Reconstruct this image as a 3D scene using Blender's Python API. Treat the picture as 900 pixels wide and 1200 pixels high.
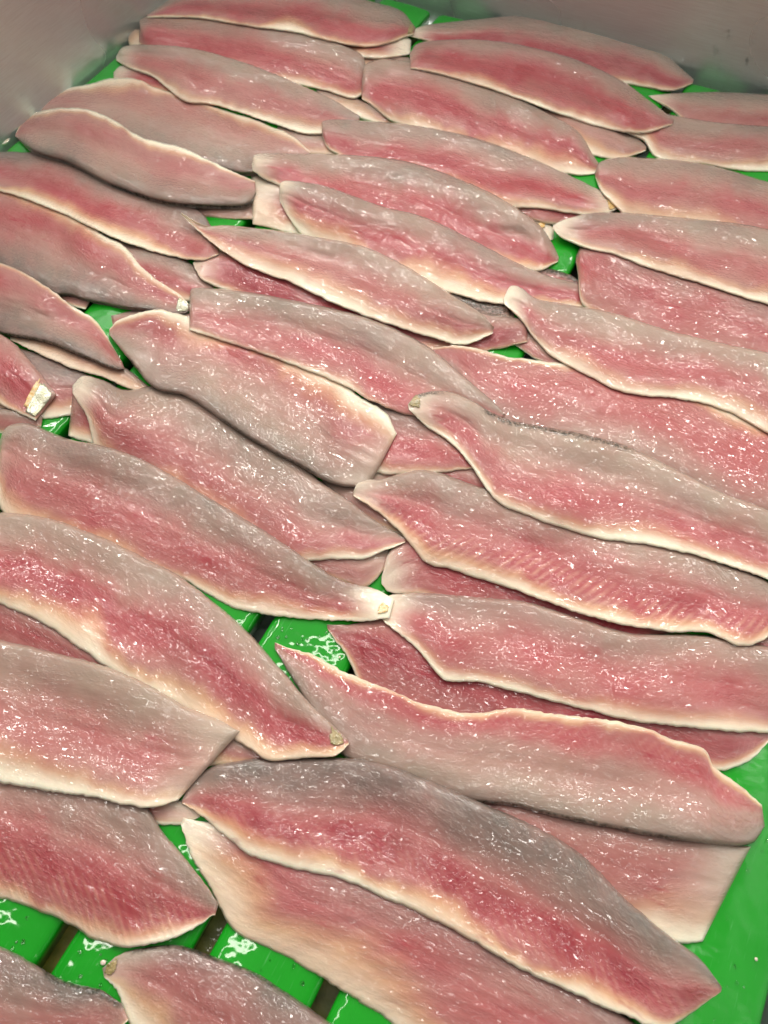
import bpy, bmesh, math, random
import numpy as np

# ------------------------------------------------------------------ scene, camera, light
sc = bpy.context.scene
for o in list(bpy.data.objects): bpy.data.objects.remove(o)
PITCH = math.atan2(1619, 920)          # downward from the horizontal
CAM_H = 0.5
FPX, CX, CY = 920.0, 450.0, 600.0
cam_d = bpy.data.cameras.new('camera'); cam = bpy.data.objects.new('camera', cam_d)
sc.collection.objects.link(cam)
cam.location = (0, 0, CAM_H)
cam.rotation_euler = (math.pi/2 - PITCH, 0, 0)
cam_d.sensor_fit = 'VERTICAL'; cam_d.sensor_height = 36; cam_d.lens = 36*FPX/1200
cam_d.clip_start = 0.01; cam_d.clip_end = 50
cam_d.dof.use_dof = True; cam_d.dof.focus_distance = 0.56; cam_d.dof.aperture_fstop = 10
sc.camera = cam

W = bpy.data.worlds.new('World'); sc.world = W; W.use_nodes = True
bg = W.node_tree.nodes['Background']
bg.inputs['Color'].default_value = (1.0, 0.96, 0.90, 1); bg.inputs['Strength'].default_value = 0.055

def lamp(name, loc, target, size, power, col, size_y=None):
    d = bpy.data.lights.new(name, 'AREA'); d.energy = power; d.color = col
    d.shape = 'RECTANGLE'; d.size = size; d.size_y = size_y or size
    o = bpy.data.objects.new(name, d); sc.collection.objects.link(o)
    o.location = loc
    v = np.array(target, float)-np.array(loc, float)
    from mathutils import Vector
    o.rotation_euler = Vector(v).to_track_quat('-Z', 'Y').to_euler()
    return o
# unseen overhead tubes, added and spread to put glints across the wet flesh
for lx, ly, lz, sx, pw in ((0.0, 0.72, 1.7, 2.2, 8), (0.0, 1.30, 1.75, 2.6, 22), (0.0, 2.05, 1.75, 3.8, 30), (0.0, 3.1, 1.85, 5.2, 40), (0.0, 4.8, 1.9, 7.4, 64),
                           (-0.2, 0.15, 1.7, 1.6, 6), (0.1, -0.9, 1.75, 1.2, 5.5)):  # last two are fill for the near sides, one behind the camera
    lamp('added_tube', (lx, ly, lz), (lx, 0.35+ly*0.35, 0), sx, pw, (1.0, 0.95, 0.87), 0.04)

sc.view_settings.view_transform = 'Standard'; sc.view_settings.look = 'None'
sc.view_settings.gamma = 1; sc.view_settings.exposure = 0.0
sc.render.engine = 'CYCLES'

# ------------------------------------------------------------------ helpers
FW = np.array([0, math.cos(PITCH), -math.sin(PITCH)])
UP = np.array([0, math.sin(PITCH), math.cos(PITCH)])
def ground(px, py, z):
    """where the traced outline of a thing lies in the tray when it rests at height z"""
    px = np.asarray(px, float); py = np.asarray(py, float)
    a = (px-CX)/FPX; b = -(py-CY)/FPX
    dx = a; dy = FW[1]+UP[1]*b; dz = FW[2]+UP[2]*b
    t = (z-CAM_H)/dz
    return dx*t, dy*t
SD = np.array([0.46048491, 0.88766753])      # direction of the slats
SN = np.array([0.88766753, -0.46048491])     # across the slats
def tray(n, a, z): return (SN[0]*n+SD[0]*a, SN[1]*n+SD[1]*a, z)

def link(name, me, mat=None, parent=None):
    o = bpy.data.objects.new(name, me); sc.collection.objects.link(o)
    if mat and not me.materials: me.materials.append(mat)
    if parent: o.parent = parent
    return o
def tag(o, label=None, cat=None, group=None, kind=None):
    if label: o['label'] = label
    if cat: o['category'] = cat
    if group: o['group'] = group
    if kind: o['kind'] = kind
    return o
def mesh(name, v, f, smooth=True):
    me = bpy.data.meshes.new(name); me.from_pydata(v, [], f); me.update()
    if smooth: me.polygons.foreach_set('use_smooth', [True]*len(me.polygons))
    return me

def catmull(pts, n):
    """smooth curve through traced points, evenly spaced along its length"""
    P = np.array(pts, float)
    P = np.vstack([2*P[0]-P[1], P, 2*P[-1]-P[-2]])
    out = []
    for i in range(1, len(P)-2):
        t = np.linspace(0, 1, 14, endpoint=False)[:, None]
        a, b, c, d = P[i-1], P[i], P[i+1], P[i+2]
        out.append(0.5*((2*b)+(-a+c)*t+(2*a-5*b+4*c-d)*t**2+(-a+3*b-3*c+d)*t**3))
    out = np.vstack(out+[P[-2][None]])
    # even spacing in tray distance
    gx, gy = ground(out[:, 0], out[:, 1], 0.0)
    s = np.r_[0, np.cumsum(np.hypot(np.diff(gx), np.diff(gy)))]
    q = np.linspace(0, s[-1], n)
    return np.c_[np.interp(q, s, out[:, 0]), np.interp(q, s, out[:, 1])], s[-1]

def vnoise(x, y, seed):
    """smooth value noise"""
    rng = np.random.RandomState(seed); T = rng.rand(64, 64)
    xi = np.floor(x).astype(int); yi = np.floor(y).astype(int)
    fx = x-xi; fy = y-yi; fx = fx*fx*(3-2*fx); fy = fy*fy*(3-2*fy)
    g = lambda i, j: T[i % 64, j % 64]
    return (g(xi, yi)*(1-fx)+g(xi+1, yi)*fx)*(1-fy)+(g(xi, yi+1)*(1-fx)+g(xi+1, yi+1)*fx)*fy
def sstep(a, b, x):
    t = np.clip((x-a)/(b-a), 0, 1); return t*t*(3-2*t)

# ------------------------------------------------------------------ materials
def newmat(name):
    m = bpy.data.materials.new(name); m.use_nodes = True
    nt = m.node_tree; p = nt.nodes['Principled BSDF']
    return m, nt, p
def N(nt, t, **k):
    n = nt.nodes.new(t)
    for a, b in k.items(): setattr(n, a, b)
    return n
def noise(nt, vec, scale, detail=3, rough=0.55):
    n = N(nt, 'ShaderNodeTexNoise'); n.inputs['Scale'].default_value = scale
    n.inputs['Detail'].default_value = detail; n.inputs['Roughness'].default_value = rough
    nt.links.new(vec, n.inputs['Vector']); return n
def mp(nt, val, a, b, c, d):
    n = N(nt, 'ShaderNodeMapRange'); n.inputs[1].default_value = a; n.inputs[2].default_value = b
    n.inputs[3].default_value = c; n.inputs[4].default_value = d
    nt.links.new(val, n.inputs[0]); return n.outputs[0]
def mth(nt, op, a, b=None, clamp=False):
    n = N(nt, 'ShaderNodeMath', operation=op); n.use_clamp = clamp
    for i, v in enumerate((a, b)):
        if v is None: continue
        if isinstance(v, (int, float)): n.inputs[i].default_value = v
        else: nt.links.new(v, n.inputs[i])
    return n.outputs[0]
def mix(nt, f, a, b, mode='MIX'):
    n = N(nt, 'ShaderNodeMix', data_type='RGBA', blend_type=mode)
    for i, v in ((0, f), (6, a), (7, b)):
        if isinstance(v, (int, float)): n.inputs[i].default_value = v
        elif isinstance(v, tuple): n.inputs[i].default_value = v+(1,) if len(v) == 3 else v
        else: nt.links.new(v, n.inputs[i])
    return n.outputs[2]
def bump(nt, h, dist, strength=1.0, normal=None):
    b = N(nt, 'ShaderNodeBump'); b.inputs['Distance'].default_value = dist
    if isinstance(strength, (int, float)): b.inputs['Strength'].default_value = strength
    else: nt.links.new(strength, b.inputs['Strength'])
    nt.links.new(h, b.inputs['Height'])
    if normal: nt.links.new(normal, b.inputs['Normal'])
    return b.outputs[0]

def flesh_material():
    m, nt, p = newmat('raw_fish_flesh'); L = nt.links.new
    uv = N(nt, 'ShaderNodeUVMap', uv_map='metres').outputs[0]
    mk = N(nt, 'ShaderNodeAttribute', attribute_name='bands')
    tn = N(nt, 'ShaderNodeAttribute', attribute_name='tone')
    sep = N(nt, 'ShaderNodeSeparateColor'); L(mk.outputs['Color'], sep.inputs[0])
    pink, yel, cream = sep.outputs; dark = mk.outputs['Alpha']
    sp2 = N(nt, 'ShaderNodeSeparateColor'); L(tn.outputs['Color'], sp2.inputs[0])
    deep, cool, rib = sp2.outputs
    big = noise(nt, uv, 45, 3).outputs[0]
    stretch = N(nt, 'ShaderNodeMapping'); stretch.inputs['Scale'].default_value = (0.28, 1, 1); L(uv, stretch.inputs[0])
    fib = noise(nt, stretch.outputs[0], 420, 4, 0.6).outputs[0]
    fine = noise(nt, uv, 900, 2).outputs[0]
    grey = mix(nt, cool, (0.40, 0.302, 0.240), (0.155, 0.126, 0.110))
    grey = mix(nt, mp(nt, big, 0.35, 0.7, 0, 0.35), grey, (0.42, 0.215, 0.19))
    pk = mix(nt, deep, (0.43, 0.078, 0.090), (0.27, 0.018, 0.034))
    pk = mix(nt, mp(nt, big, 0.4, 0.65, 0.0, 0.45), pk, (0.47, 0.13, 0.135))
    f = mth(nt, 'MULTIPLY', pink, mp(nt, fib, 0.25, 0.7, 0.92, 1.03), True)
    c = mix(nt, f, grey, pk)
    c = mix(nt, mth(nt, 'MULTIPLY', yel, mp(nt, big, 0.3, 0.7, 0.6, 1.0)), c, (0.80, 0.50, 0.25))
    c = mix(nt, cream, c, (0.93, 0.84, 0.68))
    # rib lines in the belly flesh
    wm = N(nt, 'ShaderNodeMapping'); wm.inputs['Rotation'].default_value = (0, 0, math.radians(38)); L(uv, wm.inputs[0])
    wv = N(nt, 'ShaderNodeTexWave', wave_type='BANDS', bands_direction='X', wave_profile='SIN')
    wv.inputs['Scale'].default_value = 58; wv.inputs['Distortion'].default_value = 1.8
    wv.inputs['Detail'].default_value = 2; wv.inputs['Detail Scale'].default_value = 1.2
    L(wm.outputs[0], wv.inputs['Vector'])
    ribm = mth(nt, 'MULTIPLY', mth(nt, 'MULTIPLY', rib, mp(nt, big, 0.38, 0.6, 0.15, 1.0)), mp(nt, wv.outputs['Fac'], 0.2, 1.0, 0, 1))
    c = mix(nt, mth(nt, 'MULTIPLY', ribm, 0.24), c, (0.86, 0.58, 0.40))
    # chevron muscle segments
    lu = N(nt, 'ShaderNodeSeparateXYZ'); L(N(nt, 'ShaderNodeUVMap', uv_map='local').outputs[0], lu.inputs[0])
    ch = mth(nt, 'ADD', lu.outputs[0], mth(nt, 'MULTIPLY', mth(nt, 'ABSOLUTE', lu.outputs[1]), 0.85))
    ch = mth(nt, 'ADD', ch, mth(nt, 'MULTIPLY', big, 0.012))
    cv = N(nt, 'ShaderNodeCombineXYZ'); L(ch, cv.inputs[0])
    cw_ = N(nt, 'ShaderNodeTexWave', wave_type='BANDS', bands_direction='X', wave_profile='SIN'); cw_.inputs['Scale'].default_value = 78
    L(cv.outputs[0], cw_.inputs['Vector'])
    chm = mth(nt, 'MULTIPLY', mp(nt, cw_.outputs['Fac'], 0.55, 1.0, 0, 1), mp(nt, noise(nt, uv, 38, 2).outputs[0], 0.46, 0.62, 0, 1))
    c = mix(nt, mth(nt, 'MULTIPLY', chm, 0.06), c, (0.72, 0.50, 0.42))
    # fine fibre lines and specks
    c = mix(nt, mp(nt, fib, 0.45, 0.75, 0.0, 0.07), c, (0.86, 0.70, 0.60))
    c = mix(nt, mp(nt, fine, 0.62, 0.8, 0.0, 0.14), c, (0.35, 0.10, 0.10))
    # burst veins and blood spots in the red muscle
    vn = noise(nt, stretch.outputs[0], 120, 4, 0.65).outputs[0]
    bl = mth(nt, 'MULTIPLY', mth(nt, 'MULTIPLY', mp(nt, vn, 0.60, 0.74, 0, 1), pink), 0.75)
    c = mix(nt, bl, c, (0.36, 0.025, 0.045))
    # black-green skin left on the cut edge
    dk = mth(nt, 'MULTIPLY', dark, mp(nt, noise(nt, uv, 330, 4, 0.7).outputs[0], 0.36, 0.58, 0.15, 1.0), True)
    c = mix(nt, dk, c, (0.035, 0.032, 0.022))
    L(c, p.inputs['Base Color'])
    # wet surface
    bst = N(nt, 'ShaderNodeMapping'); bst.inputs['Scale'].default_value = (0.45, 1, 1); L(uv, bst.inputs[0])
    blot = noise(nt, bst.outputs[0], 62, 3, 0.6).outputs[0]
    glst = N(nt, 'ShaderNodeMapping'); glst.inputs['Scale'].default_value = (0.55, 1, 1); L(uv, glst.inputs[0])
    g1 = noise(nt, glst.outputs[0], 470, 1, 0.5).outputs[0]
    g3 = noise(nt, glst.outputs[0], 300, 2, 0.5).outputs[0]
    g2s = N(nt, 'ShaderNodeMapping'); g2s.inputs['Scale'].default_value = (0.5, 1, 1); L(uv, g2s.inputs[0])
    g2 = noise(nt, g2s.outputs[0], 125, 1, 0.4).outputs[0]
    st = mp(nt, blot, 0.43, 0.57, 0.10, 1.15)
    gs = mth(nt, 'ADD', mth(nt, 'MULTIPLY', mp(nt, g1, 0.45, 0.75, 0, 1), 0.0012), mth(nt, 'MULTIPLY', mp(nt, g3, 0.56, 0.8, 0, 1), 0.0007))
    h = mth(nt, 'ADD', mth(nt, 'MULTIPLY', gs, st), mth(nt, 'MULTIPLY', g2, 0.0011))
    L(bump(nt, h, 1.0), p.inputs['Coat Normal'])
    h2 = mth(nt, 'ADD', mth(nt, 'MULTIPLY', g2, 0.0005), mth(nt, 'MULTIPLY', ribm, 0.00012))
    L(bump(nt, mth(nt, 'ADD', h2, mth(nt, 'MULTIPLY', fib, 0.0001)), 1.0), p.inputs['Normal'])
    p.inputs['Roughness'].default_value = 0.42
    p.inputs['Specular IOR Level'].default_value = 0.15
    p.inputs['Coat Weight'].default_value = 1.0
    p.inputs['Coat Roughness'].default_value = 0.035
    p.inputs['Coat IOR'].default_value = 1.5
    p.inputs['Subsurface Weight'].default_value = 0.35
    p.inputs['Subsurface Radius'].default_value = (1.0, 0.45, 0.3)
    p.inputs['Subsurface Scale'].default_value = 0.003
    return m
FLESH = flesh_material()

def simple_mat(name, ca, cb, scale, rough, coat=0.0, metal=0.0, bumpd=0.0, lo=0.35, hi=0.65, bscale=None, coords='Object'):
    m, nt, p = newmat(name); L = nt.links.new
    co = N(nt, 'ShaderNodeTexCoord').outputs[coords]
    n = noise(nt, co, scale, 4, 0.6).outputs[0]
    L(mix(nt, mp(nt, n, lo, hi, 0, 1), ca, cb), p.inputs['Base Color'])
    p.inputs['Roughness'].default_value = rough; p.inputs['Metallic'].default_value = metal
    p.inputs['Coat Weight'].default_value = coat; p.inputs['Coat Roughness'].default_value = 0.06
    if bumpd:
        n2 = noise(nt, co, bscale or scale*2, 3, 0.6).outputs[0]
        L(bump(nt, n2, bumpd), p.inputs['Normal'])
        L(bump(nt, n2, bumpd), p.inputs['Coat Normal'])
    return m
SILVER = simple_mat('silver_skin', (0.75, 0.76, 0.66), (0.42, 0.40, 0.22), 160, 0.22, 1, 0.55, 0.0008, bscale=600)
OLIVE = simple_mat('olive_skin', (0.20, 0.17, 0.05), (0.46, 0.34, 0.16), 300, 0.35, 1, 0.0, 0.0006, bscale=520)
AMBER = simple_mat('amber_bile', (0.66, 0.36, 0.06), (0.80, 0.62, 0.36), 340, 0.3, 1, 0.0, 0.0005, bscale=520)
DARKSKIN = simple_mat('dark_skin', (0.04, 0.04, 0.03), (0.20, 0.18, 0.13), 300, 0.3, 1, 0.2, 0.001, bscale=600)

def green_plastic():
    m, nt, p = newmat('green_plastic'); L = nt.links.new
    co = N(nt, 'ShaderNodeTexCoord').outputs['Object']
    a = noise(nt, co, 14, 4, 0.6).outputs[0]; b = noise(nt, co, 160, 5, 0.7).outputs[0]
    c = mix(nt, mp(nt, a, 0.35, 0.7, 0, 1), (0.006, 0.27, 0.010), (0.009, 0.33, 0.014))
    c = mix(nt, mp(nt, b, 0.58, 0.85, 0, 0.3), c, (0.03, 0.33, 0.04))
    # scratches along the slat
    mpn = N(nt, 'ShaderNodeMapping'); mpn.inputs['Scale'].default_value = (1, 0.05, 1); L(co, mpn.inputs[0])
    s = noise(nt, mpn.outputs[0], 900, 2).outputs[0]
    c = mix(nt, mp(nt, s, 0.66, 0.8, 0, 0.25), c, (0.25, 0.6, 0.3))
    L(c, p.inputs['Base Color'])
    p.inputs['Roughness'].default_value = 0.38
    p.inputs['Coat Weight'].default_value = 0.7; p.inputs['Coat Roughness'].default_value = 0.05; p.inputs['Specular IOR Level'].default_value = 0.15
    w = noise(nt, co, 60, 2, 0.45).outputs[0]
    L(bump(nt, w, 0.0010, 0.7), p.inputs['Coat Normal'])
    L(bump(nt, s, 0.0002, 0.5), p.inputs['Normal'])
    p.inputs['Subsurface Weight'].default_value = 0.0
    return m
GREEN = green_plastic()
OLIVEPLATE = simple_mat('slime_coated_plastic', (0.10, 0.13, 0.012), (0.20, 0.17, 0.02), 60, 0.45, 0.3, 0, 0.0003)
HOLE_SHADE = simple_mat('hole_shade_black', (0.004, 0.004, 0.004), (0.01, 0.01, 0.01), 60, 0.6)

def steel():
    m, nt, p = newmat('brushed_steel'); L = nt.links.new
    co = N(nt, 'ShaderNodeTexCoord').outputs['Object']
    mpn = N(nt, 'ShaderNodeMapping'); mpn.inputs['Scale'].default_value = (0.03, 0.03, 1); L(co, mpn.inputs[0])
    s = noise(nt, mpn.outputs[0], 1500, 3).outputs[0]
    a = noise(nt, co, 5, 2, 0.5).outputs[0]; d = noise(nt, co, 40, 4, 0.7).outputs[0]
    c = mix(nt, mp(nt, a, 0.3, 0.7, 0, 1), (0.56, 0.64, 0.62), (0.68, 0.77, 0.76))
    c = mix(nt, mp(nt, s, 0.35, 0.75, 0, 0.25), c, (0.30, 0.29, 0.27))
    c = mix(nt, mp(nt, d, 0.55, 0.8, 0, 0.2), c, (0.42, 0.40, 0.35))
    L(c, p.inputs['Base Color'])
    p.inputs['Metallic'].default_value = 0.72
    L(mp(nt, a, 0.3, 0.7, 0.22, 0.33), p.inputs['Roughness'])
    L(bump(nt, s, 0.0002, 0.5, bump(nt, a, 0.01, 0.1)), p.inputs['Normal'])
    return m
STEEL = steel()
def water():
    m, nt, p = newmat('water'); 
    p.inputs['Base Color'].default_value = (1, 1, 1, 1); p.inputs['Roughness'].default_value = 0.03
    p.inputs['IOR'].default_value = 1.33; p.inputs['Transmission Weight'].default_value = 1.0
    co = N(nt, 'ShaderNodeTexCoord').outputs['Object']
    nt.links.new(bump(nt, noise(nt, co, 500, 2).outputs[0], 0.0002, 0.4), p.inputs['Normal'])
    return m
WATER = water()
CRUMB = simple_mat('flesh_crumb', (0.85, 0.78, 0.66), (0.8, 0.6, 0.5), 400, 0.4, 1, 0, 0.0006)

# ------------------------------------------------------------------ the steel tray
WALL_N, WALL_A, FLOOR_Z = -0.661, 0.892, -0.030
def slab(name, quad, z0, z1, mat, bev=0.003):
    """an upright or flat board over a four-cornered footprint given in tray directions"""
    bm = bmesh.new()
    lo = [bm.verts.new(tray(n, a, z0)) for n, a in quad]; hi = [bm.verts.new(tray(n, a, z1)) for n, a in quad]
    bm.faces.new(lo[::-1]); bm.faces.new(hi)
    for i in range(4): bm.faces.new((lo[i], lo[(i+1) % 4], hi[(i+1) % 4], hi[i]))
    bmesh.ops.recalc_face_normals(bm, faces=bm.faces)
    if bev: bmesh.ops.bevel(bm, geom=list(bm.edges), offset=bev, segments=2, affect='EDGES')
    me = bpy.data.meshes.new(name); bm.to_mesh(me); bm.free()
    return me
t = bpy.data.objects.new('steel_tray', None); sc.collection.objects.link(t); t.location = (0, 0, 0)
tag(t, 'dull stainless steel tray whose bare side walls rise behind the fillets', 'tray')
link('tray_floor', slab('tray_floor', [(-0.661, -0.35), (0.27, -0.35), (0.27, 0.892), (-0.661, 0.892)], FLOOR_Z-0.004, FLOOR_Z, STEEL, 0.001), STEEL, t)
# walls with a small cove where they meet the floor
def wall(name, p0, p1, inward):
    prof = [(0.016, FLOOR_Z+0.0005), (0.010, FLOOR_Z+0.002), (0.004, FLOOR_Z+0.007), (0.0, FLOOR_Z+0.016), (0.0, 0.10), (-0.004, 0.30), (-0.010, 0.306), (-0.05, 0.306), (-0.05, 0.300), (-0.010, 0.299), (-0.006, 0.10), (-0.004, FLOOR_Z)]
    v, f = [], []; m = 24
    for i in range(m+1):
        q = i/m; n = p0[0]+(p1[0]-p0[0])*q; a = p0[1]+(p1[1]-p0[1])*q
        for d, z in prof: v.append(tray(n+inward[0]*d, a+inward[1]*d, z))
    K = len(prof)
    for i in range(m):
        for j in range(K): f.append((i*K+j, i*K+(j+1) % K, (i+1)*K+(j+1) % K, (i+1)*K+j))
    link(name, mesh(name, v, f), STEEL, t)
wall('side_wall', (WALL_N, -0.35), (WALL_N, WALL_A+0.004), (1, 0))
wall('side_wall', (0.203, 0.895), (0.203, -0.35), (-1, 0))  # right tray wall, mostly out of frame, added to shade the floor corner
wall('end_wall', (WALL_N-0.004, WALL_A), (0.27, WALL_A), (0, -1))

# ------------------------------------------------------------------ the green slatted mat
mat_root = bpy.data.objects.new('slatted_mat', None); sc.collection.objects.link(mat_root)
tag(mat_root, 'bright green plastic mat of long rounded slats under the fillets', 'mat')
PITCHN, GAP = 0.0728, 0.0100
def slat_mesh(width, a0, a1):
    prof = []                                          # across (0..width), height
    r = 0.0065
    prof += [(0.0016, -0.020), (0.0006, -0.010), (0.0, -0.0035)]
    for k in range(1, 5):
        an = math.pi/2*k/4; prof.append((r*(1-math.cos(an)), -0.0035+0.0033*math.sin(an)))
    for k in range(1, 10):
        x = r+(width-2*r)*k/10; prof.append((x, -0.0002+0.0008*math.sin(math.pi*k/10)))
    for k in range(0, 4):
        an = math.pi/2*(1-k/4); prof.append((width-r*(1-math.cos(an)), -0.0035+0.0033*math.sin(an)))
    prof += [(width, -0.0035), (width-0.0006, -0.010), (width-0.0016, -0.020)]
    K = len(prof); v, f = [], []
    st = [(a1-a0)*i/40 for i in range(40)]+[(a1-a0)-0.012, (a1-a0)-0.007, (a1-a0)-0.003, (a1-a0)]
    st = sorted(set(st)); L_ = a1-a0
    for s in st:
        e = max(0, s-(L_-0.016))/0.016                 # rounded far end
        sh = 1-math.sqrt(max(0, 1-e*e))*1.0
        for x, z in prof:
            c = width/2; xx = c+(x-c)*(1-0.22*sh)
            zz = z-0.010*sh if z > -0.012 else z
            v.append((xx, a0+s, zz))
    for i in range(len(st)-1):
        for j in range(K): f.append((i*K+j, i*K+(j+1) % K, (i+1)*K+(j+1) % K, (i+1)*K+j))
    f.append(tuple(range(K))); f.append(tuple(range((len(st)-1)*K, len(st)*K))[::-1])
    me = mesh('slat', v, f); 
    bm = bmesh.new(); bm.from_mesh(me); bmesh.ops.recalc_face_normals(bm, faces=bm.faces); bm.to_mesh(me); bm.free()
    return me
slat_me = slat_mesh(PITCHN-GAP, -0.32, 0.876); slat_me.materials.append(GREEN)
edge_slat = slat_mesh(0.0485, -0.32, 0.876); edge_slat.materials.append(GREEN)
ang = math.atan2(SN[1], SN[0])
rng = random.Random(3)
for k in range(-9, 3):
    n0 = -0.0245+PITCHN*k+GAP
    if k == -9: n0 = -0.656
    o = link('slat', slat_me if k > -9 else edge_slat, None, mat_root)
    o.location = tray(n0, rng.uniform(-0.002, 0.002), rng.uniform(-0.0005, 0.0005)); o.rotation_euler = (0, 0, ang)
# cross strips under the slats, with solid black discs painted as the dark of peg holes
def strip(a0, a1):
    me = slab('cross_strip', [(-0.655, a0), (0.190, a0), (0.190, a1), (-0.655, a1)], -0.0265, -0.0205, OLIVEPLATE, 0.001)
    s = link('cross_strip', me, OLIVEPLATE, mat_root)
    for k in range(-8, 3):
        n = -0.0245+PITCHN*k+GAP*0.5
        bm = bmesh.new()
        bmesh.ops.create_cone(bm, cap_ends=True, segments=20, radius1=0.0022, radius2=0.0025, depth=0.0012)
        h = bpy.data.meshes.new('hole_shade_disc'); bm.to_mesh(h); bm.free()
        x, y, z = tray(n, (a0+a1)/2+0.004, -0.0203)
        h.transform(__import__('mathutils').Matrix.Translation((x, y, z)))
        link('hole_shade_disc', h, HOLE_SHADE, s)
for a0 in (-0.24, -0.115, 0.01+0.0, 0.21, 0.36, 0.51, 0.66, 0.80): strip(a0, a0+0.095 if a0 < -0.1 else a0+0.05)

# ------------------------------------------------------------------ fillets laid on each other
CELL = 0.0022; GX0, GY0 = -0.75, -0.20; GNX, GNY = 680, 590
H = np.zeros((GNX, GNY))
def boxmax(A, r):
    B = A.copy()
    for s in range(1, r+1):
        B[s:] = np.maximum(B[s:], A[:-s]); B[:-s] = np.maximum(B[:-s], A[s:])
    C = B.copy()
    for s in range(1, r+1):
        C[:, s:] = np.maximum(C[:, s:], B[:, :-s]); C[:, :-s] = np.maximum(C[:, :-s], B[:, s:])
    return C
def blur(A, r):
    for ax in (0, 1):
        P = np.pad(A, [(r, r) if a == ax else (0, 0) for a in (0, 1)], mode='edge')
        c = np.cumsum(P, axis=ax); z = np.zeros_like(np.take(c, [0], axis=ax)); c = np.concatenate([z, c], axis=ax)
        n = A.shape[ax]
        A = (np.take(c, range(2*r+1, 2*r+1+n), axis=ax)-np.take(c, range(0, n), axis=ax))/(2*r+1)
    return A
def cone(A, slope, n):
    d1 = slope*CELL; d2 = d1*1.4142
    for _ in range(n):
        P = np.pad(A, 1, mode='edge')
        A = np.maximum.reduce([A, P[:-2, 1:-1]-d1, P[2:, 1:-1]-d1, P[1:-1, :-2]-d1, P[1:-1, 2:]-d1, P[:-2, :-2]-d2, P[2:, 2:]-d2, P[:-2, 2:]-d2, P[2:, :-2]-d2])
    return A
def sample(A, x, y):
    fx = np.clip((x-GX0)/CELL, 0, GNX-1.001); fy = np.clip((y-GY0)/CELL, 0, GNY-1.001)
    i = fx.astype(int); j = fy.astype(int); u = fx-i; w = fy-j
    return (A[i, j]*(1-u)+A[i+1, j]*u)*(1-w)+(A[i, j+1]*(1-u)+A[i+1, j+1]*u)*w

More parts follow.
